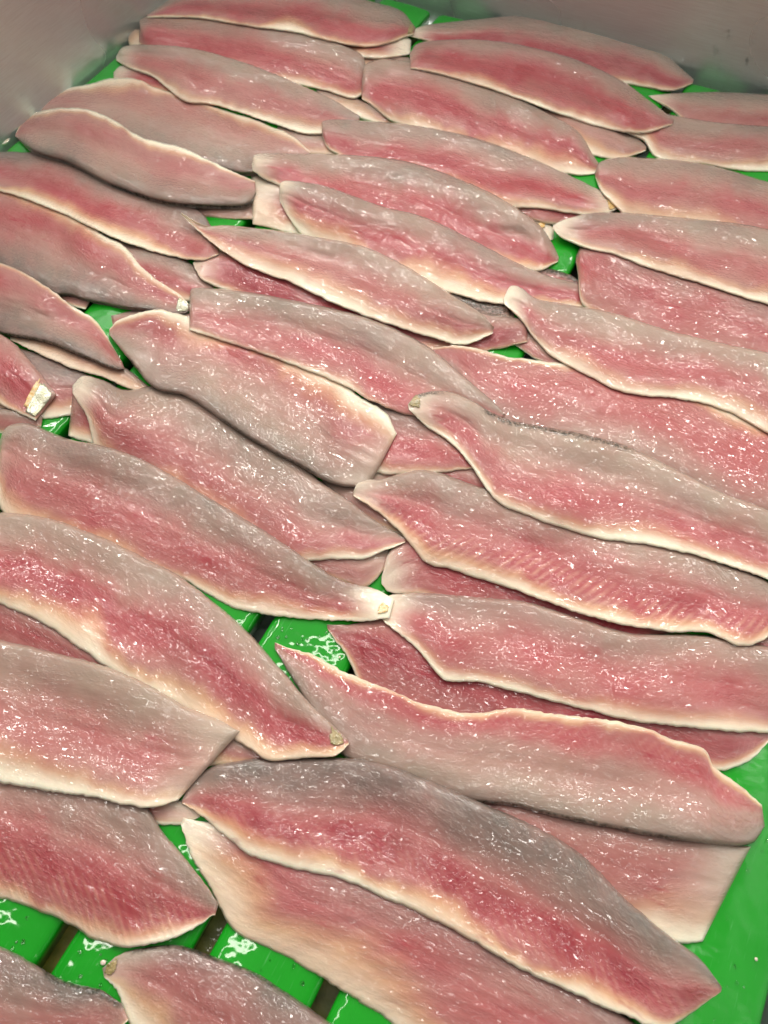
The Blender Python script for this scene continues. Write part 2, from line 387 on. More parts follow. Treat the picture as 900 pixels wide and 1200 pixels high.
def fillet(seed, A, B, label, thick=0.0074, red=0.62, redw=0.20, redk=0.8, deep=0.35, cool=0.35,
           cream=0.13, yel=0.5, ribs=0.0, dark=None, pale0=0.0, pale1=0.0, skin=(), group=None, xa=None, xb=None, ribdir=1, lift=0.0):
    """A: traced back edge, B: traced belly edge, both from one end to the other"""
    global H
    rs = np.random.RandomState(seed)
    _, la = catmull(A, 8); _, lb = catmull(B, 8); Lm = (la+lb)/2
    nu = int(np.clip(Lm/0.0022, 26, 190))
    a, _ = catmull(A, nu); b, _ = catmull(B, nu)
    uu_ = np.linspace(0, 1, nu); dd = b-a; dd /= np.maximum(np.hypot(dd[:, 0], dd[:, 1]), 1e-6)[:, None]
    if xa: a = a-dd*(xa[0]*sstep(xa[1]-0.06, xa[1]+0.06, uu_)*(1-sstep(xa[2]-0.06, xa[2]+0.06, uu_)))[:, None]
    if xb: b = b+dd*(xb[0]*sstep(xb[1]-0.06, xb[1]+0.06, uu_)*(1-sstep(xb[2]-0.06, xb[2]+0.06, uu_)))[:, None]
    ax, ay = ground(a[:, 0], a[:, 1], 0.0); bx, by = ground(b[:, 0], b[:, 1], 0.0)
    wd = np.hypot(ax-bx, ay-by)
    nv = int(np.clip(wd.max()/0.0020, 12, 42))
    # denser rows near both edges
    v = np.linspace(0, 1, nv); v = v-0.10*np.sin(2*np.pi*v)/(2*np.pi)*1.6
    u = np.linspace(0, 1, nu)
    V, U = np.meshgrid(v, u)
    Wd = wd[:, None]*np.ones_like(V)
    # slightly ragged cut edges
    s = U*Lm
    rag = (vnoise(s/0.009, 0*s+seed, seed)-0.5)*1.0+(vnoise(s/0.0022, 0*s+seed+9, seed+1)-0.5)*0.8
    ragv = rag*0.0012/np.maximum(Wd, 0.01)
    edgew = np.abs(V-0.5)*2
    Vr = V+ragv*np.where(V > 0.5, 1, 0.5)*edgew**3*np.sign(V-0.5)
    PX = a[:, 0][:, None]*(1-Vr)+b[:, 0][:, None]*Vr; PY = a[:, 1][:, None]*(1-Vr)+b[:, 1][:, None]*Vr
    dA = V*Wd; dB = (1-V)*Wd; d0 = U*Lm; d1 = (1-U)*Lm
    rnd = lambda d, w, e: (1-(1-np.clip(d/w, 0, 1))**2)**e
    wm = max(wd.max(), 0.012)
    T = thick*min(1, wm/0.045)
    prof = (0.30*rnd(dA, 0.003, 0.5)+0.70*rnd(dA, min(0.020, wm*0.42), 0.75))*(0.10*rnd(dB, 0.003, 0.5)+0.90*rnd(dB, min(0.05, wm*0.8), 1.0))*(0.35*rnd(d0, 0.005, 0.5)+0.65*rnd(d0, 0.03, 0.8))*(0.35*rnd(d1, 0.005, 0.5)+0.65*rnd(d1, 0.03, 0.8))
    th = 0.0008+T*prof
    th -= 0.0005*np.exp(-((V-0.46-0.04*np.sin(U*5+seed))*Wd/0.0022)**2)*prof          # lateral line crease
    th += 0.0007*prof*(vnoise(s/0.022, V*Wd/0.013, seed+3)-0.5)
    th += 0.0004*prof*(vnoise(s/0.006, V*Wd/0.005, seed+4)-0.5)
    hx, hy = ground(PX, PY, 0.0)
    i0 = max(0, int((hx.min()-GX0)/CELL)-20); i1 = min(GNX, int((hx.max()-GX0)/CELL)+20)
    j0 = max(0, int((hy.min()-GY0)/CELL)-30); j1 = min(GNY, int((hy.max()-GY0)/CELL)+20)
    D = H.copy(); D[i0:i1, j0:j1] = blur(blur(cone(boxmax(H[i0:i1, j0:j1], 1), 0.34, 9), 1), 1)
    Z = th.copy()
    for _ in range(3):
        x, y = ground(PX, PY, Z); base = sample(D, x, y)
        Z = base+th
    bs = base.copy()                                     # flesh has some stiffness: it bridges hollows
    for _ in range(12):
        p = np.pad(bs, 1, mode='edge')
        av = (p[:-2, 1:-1]+p[2:, 1:-1]+p[1:-1, :-2]+p[1:-1, 2:])/4
        bs = np.maximum(base, 0.15*bs+0.85*av)
    # belly edge curls up a hair, corners wander
    bs = bs+lift*edgew**4+0.0008*vnoise(U*Lm/0.05, V*2, seed+7)*edgew**2
    bs += 0.0001
    Z = bs+th
    x, y = ground(PX, PY, Z)
    # rasterise into the height map
    for ox in (0, 0.5):
        i = np.clip(((x-GX0)/CELL+ox).astype(int), 0, GNX-1); j = np.clip(((y-GY0)/CELL+ox).astype(int), 0, GNY-1)
        np.maximum.at(H, (i.ravel(), j.ravel()), Z.ravel())
    # mesh: top sheet, bottom sheet, joined along the rim
    n = nu*nv
    idx = np.arange(n).reshape(nu, nv)
    inset = 1-0.10*0
    top = np.c_[x.ravel(), y.ravel(), Z.ravel()]
    bz = bs+0.0002
    cxm = (x[:, :1]+x[:, -1:])/2; cym = (y[:, :1]+y[:, -1:])/2
    k = 0.985
    bot = np.c_[(cxm+(x-cxm)*k).ravel(), (cym+(y-cym)*k).ravel(), (bz-0.0001).ravel()]
    vs = np.vstack([top, bot])
    q = np.stack([idx[:-1, :-1], idx[1:, :-1], idx[1:, 1:], idx[:-1, 1:]], -1).reshape(-1, 4)
    qb = q[:, ::-1]+n
    rim = np.r_[idx[:, 0], idx[-1, 1:], idx[::-1, -1][1:], idx[0, ::-1][1:-1]]
    r2 = np.roll(rim, -1)
    qr = np.stack([rim, rim+n, r2+n, r2], -1)
    F = np.vstack([q, qb, qr])
    # orientation of the top sheet
    e1 = top[idx[nu//2+1, nv//2]]-top[idx[nu//2, nv//2]]; e2 = top[idx[nu//2, nv//2+1]]-top[idx[nu//2, nv//2]]
    if np.cross(e1, e2)[2] < 0: F = F[:, ::-1]
    me = bpy.data.meshes.new('fish_fillet')
    me.vertices.add(len(vs)); me.vertices.foreach_set('co', vs.ravel())
    me.loops.add(F.size); me.loops.foreach_set('vertex_index', F.ravel().astype(np.int32))
    me.polygons.add(len(F)); me.polygons.foreach_set('loop_start', np.arange(0, F.size, 4, dtype=np.int32))
    me.update(calc_edges=True); me.validate()
    me.polygons.foreach_set('use_smooth', np.ones(len(me.polygons), bool))
    # ---- colour zones that belong to the flesh: grey back, red lateral muscle, yellow, cream belly
    wob = (vnoise(s/0.05, 0*s, seed+11)-0.5)*0.16+(vnoise(s/0.013, V*Wd/0.03, seed+12)-0.5)*0.09+(vnoise(s/0.004, V*Wd/0.012, seed+13)-0.5)*0.03
    q_ = V+wob
    taper = rnd(d0, 0.03, 1)*rnd(d1, 0.03, 1)
    pk = np.exp(-(np.clip(red-q_, 0, 9)/(redw*1.3))**2)*np.exp(-(np.clip(q_-red, 0, 9)/(redw*1.7))**2)*redk*0.93
    pk *= 0.45+0.55*taper
    pk = np.maximum(pk, 0.24*redk*sstep(0.12, 0.45, q_))
    pk = pk*(0.8+0.4*vnoise(s/0.03, V*Wd/0.02, seed+14))
    pk = np.clip(pk+0.10*sstep(0.1, 0.5, q_), 0, 1)
    cw = 0.78*cream*(0.25+1.1*vnoise(s/0.045, 0*s, seed+15)+0.25*vnoise(s/0.008, 0*s, seed+25))
    cr = sstep(1-cw*1.6-0.01, 1-cw*0.15, V+wob*0.35)
    cr = cr*np.clip(0.40+0.85*vnoise(s/0.06, 0*s, seed+26), 0, 1)
    if pale0: cr = np.maximum(cr, pale0*(1-sstep(0.0, 0.035, d0-0.01*vnoise(V*4, s*0, seed+16)))*sstep(0.0, 0.3, V+0.25))
    if pale1: cr = np.maximum(cr, pale1*(1-sstep(0.0, 0.035, d1-0.01*vnoise(V*4, s*0, seed+17)))*sstep(0.0, 0.3, V+0.25))
    yl = (0.18+0.55*yel)*sstep(1-cw*2.6-0.02, 1-cw*1.1, V+wob*0.5)
    dk = 0*V
    if dark is not None:
        for (u0, u1, w) in dark:
            dk = np.maximum(dk, sstep(u0-0.02, u0+0.02, U)*(1-sstep(u1-0.03, u1+0.02, U))*(1-sstep(w*0.3, w, V*Wd+0.0015*(vnoise(s/0.004, V*0, seed+18)-0.5))))
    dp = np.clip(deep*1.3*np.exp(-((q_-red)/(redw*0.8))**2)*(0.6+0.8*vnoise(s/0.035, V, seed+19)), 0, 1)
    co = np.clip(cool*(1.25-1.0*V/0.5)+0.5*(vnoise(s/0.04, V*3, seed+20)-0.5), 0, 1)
    rb = ribs*sstep(red-0.12, red+0.08, q_)*(1-sstep(1-cw*0.5, 1, V))*taper
    def put(name, arr4):
        at = me.attributes.new(name, 'FLOAT_COLOR', 'POINT')
        full = np.vstack([arr4, arr4]).astype(np.float32); at.data.foreach_set('color', full.ravel())
    put('bands', np.stack([pk.ravel(), yl.ravel(), cr.ravel(), dk.ravel()], -1))
    put('tone', np.stack([dp.ravel(), co.ravel(), rb.ravel(), np.ones(n)], -1))
    uvl = me.uv_layers.new(name='metres')
    ox, oy = rs.uniform(0, 9, 2)
    flip = ribdir
    uvv = np.c_[(s+ox).ravel(), ((V-0.5)*Wd*flip+oy).ravel()]; uvv = np.vstack([uvv, uvv])
    uv2 = me.uv_layers.new(name='local')
    lo = np.c_[(s).ravel(), ((V-0.46)*Wd*flip).ravel()]; lo = np.vstack([lo, lo])
    uvl = me.uv_layers['metres']
    li = np.empty(len(me.loops), np.int32); me.loops.foreach_get('vertex_index', li)
    uvl.data.foreach_set('uv', uvv[li].astype(np.float32).ravel())
    me.uv_layers['local'].data.foreach_set('uv', lo[li].astype(np.float32).ravel())
    o = link('fish_fillet', me, FLESH)
    tag(o, label, 'fish fillet', group or 'raw fish fillets laid out on the green mat')
    # remnants of skin or bile lying on the flesh: a torn patch following the surface
    for kk, (u0, u1, v0, v1, mt, nm) in enumerate(skin):
        m1, m2 = 22, 18
        uu = np.linspace(u0, u1, m1); vv = np.linspace(v0, v1, m2)
        VV, UU = np.meshgrid(vv, uu)
        fi = UU*(nu-1); fj = np.interp(VV.ravel(), v, np.arange(nv)).reshape(VV.shape)
        i0 = np.clip(fi.astype(int), 0, nu-2); j0 = np.clip(fj.astype(int), 0, nv-2); du = (fi-i0)[..., None]; dv = (fj-j0)[..., None]
        G = top.reshape(nu, nv, 3)
        P = (G[i0, j0]*(1-du)+G[i0+1, j0]*du)*(1-dv)+(G[i0, j0+1]*(1-du)+G[i0+1, j0+1]*du)*dv
        ru = (UU-u0)/(u1-u0)*2-1; rv = (VV-v0)/(v1-v0)*2-1
        amp = 0.25 if mt is SILVER else 1.4
        rr = np.maximum(np.abs(ru)**4, 0)+np.abs(rv)**4+amp*(vnoise(UU*Lm/0.0016, VV*Wd.max()/0.0016, seed+30+kk)-0.35)
        P[..., 2] += 0.0004+0.0004*np.clip(1-rr, 0, 1)*vnoise(UU*Lm/0.0012, VV*Wd.max()/0.0015, seed+40+kk)
        keep = rr < 1.0
        fs = []
        idp = np.arange(m1*m2).reshape(m1, m2)
        for i in range(m1-1):
            for j in range(m2-1):
                if keep[i:i+2, j:j+2].all(): fs.append((int(idp[i, j]), int(idp[i+1, j]), int(idp[i+1, j+1]), int(idp[i, j+1])))
        if not fs: continue
        bm = bmesh.new(); bvs = [bm.verts.new(c) for c in P.reshape(-1, 3)]
        for f_ in fs: bm.faces.new([bvs[z] for z in f_])
        bmesh.ops.delete(bm, geom=[w for w in bm.verts if not w.link_faces], context='VERTS')
        bmesh.ops.recalc_face_normals(bm, faces=bm.faces)
        bm.normal_update()
        if sum(f_.normal.z for f_ in bm.faces) < 0: bmesh.ops.reverse_faces(bm, faces=bm.faces)
        ret = bmesh.ops.extrude_face_region(bm, geom=list(bm.faces))
        for w in ret['geom']:
            if isinstance(w, bmesh.types.BMVert): w.co.z += 0.0003
        for f_ in bm.faces: f_.smooth = True
        pm = bpy.data.meshes.new(nm); bm.to_mesh(pm); bm.free()
        link(nm, pm, mt, o)
    return o

S = dict
scrapg = 'raw fish fillets laid out on the green mat'
FILLETS = [
# ---- mostly covered ones, lowest first
(1, [(150,46),(152,38),(166,33),(215,40)], [(150,48),(153,54),(168,57),(215,62)], 'pale stub of a buried fillet poking out beside the steel wall, second row down', S(redk=.2,cream=.6)),
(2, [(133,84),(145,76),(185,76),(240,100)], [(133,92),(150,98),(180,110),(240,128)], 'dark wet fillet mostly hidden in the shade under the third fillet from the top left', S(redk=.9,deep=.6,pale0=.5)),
(3, [(325,148),(350,152),(390,156)], [(330,172),(355,180),(395,182)], 'small pale scrap of fillet in a notch beneath the wavy-edged third fillet', S(redk=.4,cream=.3)),
(4, [(190,234),(245,238),(300,236)], [(200,250),(250,255),(304,257)], 'thin dark grey strip of fillet under the fat grey upper left fillet', S(redk=.2,cool=.9)),
(5, [(294,203),(350,205),(420,240)], [(296,262),(330,272),(400,292)], 'short pink fillet end squeezed between the upper left grey fillet and the centre ones', S(redk=.6,pale0=.5,cream=.3)),
(6, [(370,104),(420,116),(475,142)], [(375,118),(425,140),(475,148)], 'narrow pale tail wedged below a small green opening near the top middle', S(redk=.3,cream=.4)),
(7, [(420,66),(455,64),(500,70)], [(425,76),(462,86),(500,92)], 'small whitish tail tip under the blunt end of the second fillet in the top middle', S(redk=.3,cream=.5)),
(8, [(290,22),(400,30),(465,36),(482,47)], [(290,42),(380,60),(440,69),(481,63)], 'dark purple fillet with a white tail blob under the topmost fillet', S(redk=.9,deep=.9,cream=.25,pale1=.9)),
(9, [(590,110),(650,126),(700,143),(740,156),(758,172)], [(600,140),(650,160),(690,180),(725,187),(757,176)], 'pale short fillet end with orange belly edge, right of the top middle pair', S(xa=(8,.1,.8), redk=.45,cream=.2,yel=.9,red=.7)),
(10, [(540,215),(600,238),(638,256),(650,268)], [(540,250),(600,264),(628,281),(648,281)], 'whitish tail tip with a yellow speck beside the small green opening right of centre top', S(redk=.25,cream=.5,pale1=.9,skin=[(.80,.88,.1,.5,AMBER,'bile_stain')])),
(11, [(600,312),(640,314),(668,322),(682,332)], [(600,330),(640,330),(665,335),(682,336)], 'brown folded scrap lying below the small green opening right of centre', S(redk=.6,cool=1,dark=[(.0,1,.01)])),
(12, [(500,335),(560,350),(600,358)], [(500,370),(560,374),(603,373)], 'silvery dark tail under the tip of the long centre fillet', S(redk=.2,cool=1,dark=[(.4,1,.03)])),
(13, [(590,375),(625,392),(662,428)], [(590,396),(628,420),(655,431)], 'brownish tail strip tucked under the wide right-hand fillet beside a green opening', S(redk=.6,cool=.5,skin=[(.1,.35,.1,.6,AMBER,'bile_stain')])),
(14, [(90,262),(150,283),(215,303),(250,330)], [(90,300),(160,334),(210,352),(250,352)], 'dull pink fillet glimpsed between the two long fillets at the upper left', S(redk=.9,deep=.4,cool=.8)),
(15, [(130,370),(170,362),(235,368)], [(132,380),(180,386),(235,398)], 'small raw red patch of fillet under a square-cut fillet end left of centre', S(redk=1,deep=.6,cream=.05)),
(16, [(-20,398),(40,412),(90,432),(125,452)], [(-20,484),(20,494),(60,490),(125,480)], 'greyish pink fillet lying under the silver-tailed fillet at the left edge', S(redk=.6,deep=.5,cool=1,cream=.14)),
(17, [(86,452),(130,465),(190,498)], [(80,511),(118,524),(190,545)], 'small red fillet end with cream border between green mat and a rounded pink tip, left', S(redk=.9,deep=.6,cream=.14,red=.55)),
(18, [(12,392),(60,395),(110,412),(150,433),(183,461)], [(12,398),(50,416),(85,432),(122,443),(158,458),(183,463)], 'narrow cream coloured belly strip under the dark-edged fillet at the left', S(redk=.25,cream=.55,yel=.3)),
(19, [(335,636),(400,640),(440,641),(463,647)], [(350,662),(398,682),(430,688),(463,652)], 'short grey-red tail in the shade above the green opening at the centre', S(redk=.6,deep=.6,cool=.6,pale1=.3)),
(20, [(140,930),(200,934),(236,950)], [(140,956),(180,965),(212,967),(234,957)], 'small reddish corner of a fillet under the square-cut lower left fillet', S(redk=.8,deep=.3,pale1=.5)),
(21, [(840,738),(900,742),(970,760)], [(850,760),(900,775),(970,790)], 'red sliver of fillet at the right edge below the ribbed belly', S(redk=1,deep=.4)),
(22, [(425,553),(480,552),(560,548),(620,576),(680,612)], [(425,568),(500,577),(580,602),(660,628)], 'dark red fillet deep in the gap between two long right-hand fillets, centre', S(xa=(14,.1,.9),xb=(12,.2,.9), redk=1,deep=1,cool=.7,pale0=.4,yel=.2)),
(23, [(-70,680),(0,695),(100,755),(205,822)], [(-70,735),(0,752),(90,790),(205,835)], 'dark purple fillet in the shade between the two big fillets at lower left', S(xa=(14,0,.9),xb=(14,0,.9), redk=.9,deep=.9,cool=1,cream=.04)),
(24, [(-50,128),(0,138),(14,150)], [(-50,168),(0,170),(14,160)], 'dark fillet tip with a yellow edge touching the steel wall at the far left', S(redk=.8,deep=.5,cool=1,skin=[(.65,.98,.0,.35,AMBER,'yellow_edge')])),
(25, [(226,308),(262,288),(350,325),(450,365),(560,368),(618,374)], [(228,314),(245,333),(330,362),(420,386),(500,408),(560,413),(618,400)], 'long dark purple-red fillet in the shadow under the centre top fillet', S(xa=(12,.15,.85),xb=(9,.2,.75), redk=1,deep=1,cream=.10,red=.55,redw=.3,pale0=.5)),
(68, [(235,838),(290,868),(335,884)], [(222,900),(262,898),(335,896)], 'orange scrap of flesh between the slanting cut end and the big pink fillet', S(redk=.5,deep=.2,cream=.3,yel=1)),
(69, [(375,558),(420,568),(480,600)], [(395,600),(440,616),(485,634)], 'greyish scrap at the centre filling the notch beside the ribbed fillet tip', S(redk=.4,cool=.7,cream=.1)),
(70, [(595,224),(660,233),(730,250)], [(605,250),(650,263),(730,264)], 'dark brown fillet edge in the shade left of the long pointed right fillet', S(redk=.8,deep=.9,cool=1,cream=.04)),  # guessed scrap; its dark colour stands in for shadow in this opening
(71, [(-40,478),(10,478),(50,486)], [(-40,506),(8,508),(48,500)], 'dull strip of flesh at the left edge just above the first big grey-backed fillet', S(redk=.5,cool=.8,cream=.1)),
(72, [(0,305),(60,325),(110,345)], [(0,335),(60,352),(100,362)], 'dusky fillet strip in the dark gap between the two left-edge belly-up fillets', S(redk=.6,cool=.9,cream=.06)),
# ---- top right
(26, [(760,112),(790,109),(840,107),(900,110),(970,115)], [(763,114),(790,130),(815,140),(850,147),(900,156),(970,165)], 'pink fillet against the steel wall at the right edge, below two green slat ends', S(xb=(7,.2,1.2), cream=.1,redk=.6,pale0=.5)),
(27, [(720,136),(726,124),(760,128),(800,137),(850,144),(900,148),(970,155)], [(720,140),(735,155),(755,165),(772,186),(820,192),(870,200),(900,201),(970,206)], 'fillet with a notched pale left end and bright belly at the upper right edge', S(cream=.2,redk=.65,red=.55)),
(28, [(480,38),(500,29),(560,22),(620,17),(680,26),(730,38),(770,54),(795,76),(813,93)], [(480,42),(510,48),(560,50),(620,60),(680,78),(730,95),(760,103),(790,106),(812,97)], 'farthest fillet with a deep red stripe, lying against the rear steel wall', S(xb=(8,.1,.75), red=.66,redk=1,deep=.6,pale0=.6,redw=.2,cream=.08)),
# ---- top left and centre
(29, [(163,30),(166,20),(200,16),(260,22),(300,32),(350,40),(390,54),(420,68),(430,88)], [(163,46),(190,62),(250,75),(300,85),(340,97),(380,106),(412,115),(430,108)], 'second fillet from the top on the left, ending behind a square-cut one', S(xa=(6,0,1),xb=(8,0,.6), red=.6,redk=1,deep=.35,cream=.13,redw=.22)),
(30, [(172,17),(215,-10),(300,-24),(380,-14),(440,2),(470,12),(487,32)], [(172,20),(230,21),(300,32),(345,38),(385,48),(435,55),(485,40)], 'topmost fillet on the left, its back running out of the frame', S(red=.62,redk=.95,yel=.8,skin=[(.965,.995,.1,.9,OLIVE,'skin_remnant')])),
(31, [(424,92),(432,75),(480,78),(540,93),(600,118),(650,143),(682,165),(702,192)], [(424,116),(450,130),(500,146),(560,164),(620,184),(670,204),(700,203)], 'square-ended fillet in the upper middle with a yellow belly corner', S(xa=(6,.1,.9),xb=(10,.1,.85), red=.55,redk=1,cream=.2,yel=.6,deep=.4)),
(32, [(480,62),(495,49),(560,46),(620,54),(680,71),(730,95),(762,118),(790,140)], [(481,80),(520,88),(580,106),(640,128),(700,148),(750,156),(788,146)], 'plump fillet with deep pink centre just below the farthest one', S(red=.55,redk=1,deep=.4,redw=.28,cream=.12)),
(33, [(42,132),(95,146),(150,160),(225,180),(280,196),(320,202),(364,188)], [(42,128),(58,109),(105,98),(130,92),(155,94),(180,108),(215,118),(260,134),(310,150),(340,158),(364,178)], 'greyish fillet turned belly up, second from the left wall in the top rows', S(xb=(6,.35,.85),xa=(8,.05,.8), red=.72,redk=.45,cool=.6,cream=.12)),
(34, [(136,66),(146,54),(180,52),(230,57),(290,74),(340,94),(385,114),(422,136)], [(136,70),(150,79),(180,91),(215,118),(250,123),(300,138),(350,155),(378,157),(420,150)], 'third fillet from the top left, with a wavy white belly edge', S(red=.55,redk=.65,cream=.16,pale0=.6,yel=.3)),
# ---- left
(35, [(-50,285),(0,306),(40,322),(80,345),(130,358),(180,365),(212,368),(223,363)], [(-50,205),(0,225),(60,248),(110,272),(145,288),(165,312),(190,332),(210,345),(223,358)], 'long grey-bottomed fillet at the left edge, turned belly up, with a silvery tail', S(xa=(12,0,.5), xb=(10,0,.55), red=.68,redk=.8,cool=.9,cream=.1,skin=[(.94,.995,.1,.9,SILVER,'skin_remnant')])),
(36, [(-50,182),(0,177),(40,180),(80,190),(130,214),(180,234),(215,247),(250,270),(257,288)], [(-50,210),(0,224),(40,237),(75,251),(110,268),(150,285),(200,300),(235,305),(256,298)], 'long fillet at the left edge with grey back, red middle and a yellow line below', S(xa=(10,.25,.9), red=.62,redk=.9,cool=.9,cream=.1,yel=.9,dark=[(.4,.75,.006)])),
(37, [(18,160),(40,178),(80,191),(130,216),(190,236),(250,242),(288,240),(300,226)], [(18,157),(30,137),(60,128),(95,127),(125,136),(165,160),(210,172),(240,185),(275,202),(299,212)], 'fat grey fillet turned belly up with a cream upper rim, touching the left steel wall', S(red=.72,redk=.6,cool=.65,cream=.08,thick=.0085,dark=[(.45,.98,.0022)])),
# ---- centre
(38, [(377,152),(384,140),(450,143),(500,149),(560,162),(620,184),(665,204),(700,221),(722,234)], [(378,160),(390,178),(450,198),(520,215),(580,232),(620,242),(670,250),(700,253),(724,244)], 'long fillet in the upper middle ending in a yellow bile spot on the right', S(xb=(9,.15,.7), red=.6,redk=1,cream=.14,deep=.35,pale1=.6,skin=[(.965,.995,.25,.95,AMBER,'bile_stain')])),
(39, [(295,192),(302,180),(350,180),(420,182),(480,190),(540,210),(590,234),(630,262),(647,284),(655,302)], [(296,200),(320,214),(400,240),(480,266),(540,290),(600,312),(630,318),(654,306)], 'fillet with orange-tinged pointed right end above the centre', S(xb=(9,.15,.85), red=.62,redk=1,cream=.12,yel=.8,deep=.3,pale0=.7)),
(40, [(327,226),(332,212),(370,215),(400,224),(450,242),(500,255),(550,279),(600,305),(640,322),(680,334),(692,350)], [(328,236),(342,259),(370,276),(440,300),(480,320),(520,338),(560,352),(595,357),(640,360),(690,360)], 'glossy red fillet in the upper centre with a white blunt left end', S(xb=(9,.12,.6), red=.55,redk=1,deep=.35,cream=.2,yel=.8,pale0=.8)),
(41, [(212,249),(240,264),(270,264),(330,271),(380,279),(430,290),(480,314),(520,339),(560,364),(579,383)], [(212,251),(250,286),(290,312),(340,331),(390,355),(440,375),(490,391),(540,404),(577,391)], 'glossy pink fillet with a thin left tail, arching over the dark purple one', S(red=.6,redk=.7,deep=.35,cream=.2,yel=.45,cool=.1,thick=.008,pale0=.8,lift=.002)),
# ---- right
(42, [(697,202),(706,188),(740,184),(800,188),(850,198),(900,212),(970,228)], [(698,208),(708,228),(735,247),(780,256),(850,268),(900,278),(970,290)], 'pink fillet at the upper right edge, left end beside a yellow spot', S(xb=(8,.2,1.2), red=.55,redk=.8,deep=.3,cream=.14)),
(43, [(675,300),(682,287),(700,286),(730,298),(760,315),(800,328),(850,346),(900,362),(970,384)], [(675,306),(681,335),(697,353),(720,364),(770,382),(830,398),(900,415),(970,432)], 'fillet with a greenish dark rim on its rounded left end, right of centre top', S(xa=(12,.15,1.2),xb=(14,.12,1.2), red=.5,redk=.85,deep=.4,cool=.8,cream=.04,dark=[(0,.22,.009),(.3,.7,.004)],redw=.3)),
(44, [(648,264),(665,256),(690,250),(730,249),(800,255),(860,261),(900,268),(970,280)], [(648,267),(660,279),(685,290),(720,298),(760,314),(810,329),(860,345),(900,357),(970,378)], 'long pointed fillet with cream belly, lying over the one with the greenish rim', S(red=.55,redk=.75,deep=.25,cream=.2,yel=.5,pale0=.7)),
(45, [(500,413),(540,440),(570,470),(610,492),(660,505),(740,525),(800,550),(850,575),(900,594),(980,625)], [(500,410),(540,405),(590,417),(640,425),(700,445),(800,472),(900,512),(980,545)], 'wide greyish pink fillet turned belly up in the right centre, above the black skin line', S(xb=(16,.35,1.2),xa=(14,.1,1.2), red=.62,redk=.8,deep=.1,cool=.35,cream=.06,redw=.32,yel=.5)),
(46, [(590,350),(598,335),(612,338),(630,350),(670,357),(720,367),(780,386),(850,403),(900,413),(980,432)], [(591,356),(612,376),(627,398),(650,420),(690,441),(733,460),(807,469),(850,481),(900,508),(980,552)], 'broad pale-backed fillet on the right with a small cut tip at its upper left', S(red=.6,redk=.8,cool=.1,cream=.14,yel=.3,pale0=.95,deep=.15)),
# ---- middle
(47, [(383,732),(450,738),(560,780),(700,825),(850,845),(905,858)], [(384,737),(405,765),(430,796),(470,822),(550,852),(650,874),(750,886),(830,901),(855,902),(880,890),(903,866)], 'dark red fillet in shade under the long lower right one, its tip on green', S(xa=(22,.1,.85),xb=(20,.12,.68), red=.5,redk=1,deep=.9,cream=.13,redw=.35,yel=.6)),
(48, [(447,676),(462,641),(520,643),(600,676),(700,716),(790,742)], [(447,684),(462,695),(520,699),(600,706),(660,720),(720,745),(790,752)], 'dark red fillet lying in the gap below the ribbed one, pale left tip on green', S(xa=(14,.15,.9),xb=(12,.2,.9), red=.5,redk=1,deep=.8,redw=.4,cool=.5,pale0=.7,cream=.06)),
(49, [(440,712),(455,698),(500,695),(560,700),(620,706),(680,725),(740,742),(800,742),(860,749),(900,757),(980,775)], [(441,718),(460,737),(490,762),(520,796),(560,799),(620,815),(680,830),(740,845),(800,852),(860,857),(900,860),(980,862)], 'long pink fillet in the lower right with an orange stain at its left tip', S(red=.55,redk=.85,deep=.25,cream=.14,yel=.35,redw=.27,pale0=.8,lift=.001)),
(50, [(85,452),(98,440),(120,445),(150,459),(190,462),(230,475),(270,499),(300,524),(350,549),(400,580),(440,610),(476,632)], [(85,460),(100,486),(120,522),(160,546),(200,562),(240,584),(280,612),(330,636),(370,649),(420,656),(450,645),(475,635)], 'smooth grey-backed fillet left of centre with a rounded pink tip, black skin line above it', S(xa=(14,.2,.7),xb=(14,.15,.8), red=.68,redk=.8,cool=.4,cream=.12,yel=.4,pale0=.7,dark=[(.22,.6,.009)])),
(51, [(390,465),(470,474),(520,498),(562,545)], [(395,545),(455,556),(500,556),(558,548)], 'short dark red fillet end framed by three larger fillets at the very centre', S(xa=(10,.2,.9), red=.62,redk=1,deep=.5,cool=.9,cream=.1,yel=.4)),
(52, [(-40,382),(10,393),(50,400),(90,415),(130,431),(146,432)], [(-40,297),(0,308),(30,321),(60,340),(90,362),(115,379),(143,424)], 'grey and pink fillet turned belly up at the left edge with a black lower edge', S(red=.7,redk=.7,cool=1,cream=.06,dark=[(.2,.97,.004)])),
(53, [(128,392),(150,420),(180,454),(220,466),(270,500),(310,525),(350,546),(385,565),(430,574)], [(128,386),(140,374),(165,371),(222,386),(300,414),(370,440),(430,470),(455,488),(465,508)], 'wide fillet left of centre with a broad cream upper band and square right end', S(xb=(14,.12,.78), red=.74,redk=.75,cool=.45,cream=.17,yel=.5,pale1=.2,dark=[(.12,.2,.004),(.5,.85,.003)])),
(54, [(222,348),(230,337),(290,342),(340,351),(400,364),(450,380),(500,405),(540,438),(575,468),(592,486)], [(222,386),(250,396),(300,412),(350,430),(400,450),(436,470),(480,487),(530,491),(588,490)], 'broad grey-backed fillet with a square-cut left end at the centre left', S(red=.66,redk=.85,cool=.35,cream=.05,yel=.2,deep=.2)),
(55, [(-50,366),(0,391),(20,405),(40,428),(66,462)], [(-50,448),(0,474),(20,483),(41,493)], 'red fillet at the left edge ending in a cut silver tail', S(red=.5,redk=.95,deep=.35,redw=.35,cream=.08,yel=.6,skin=[(.84,.995,.03,.97,SILVER,'silver_tail'),(.80,.86,.1,.9,AMBER,'yellow_edge')])),
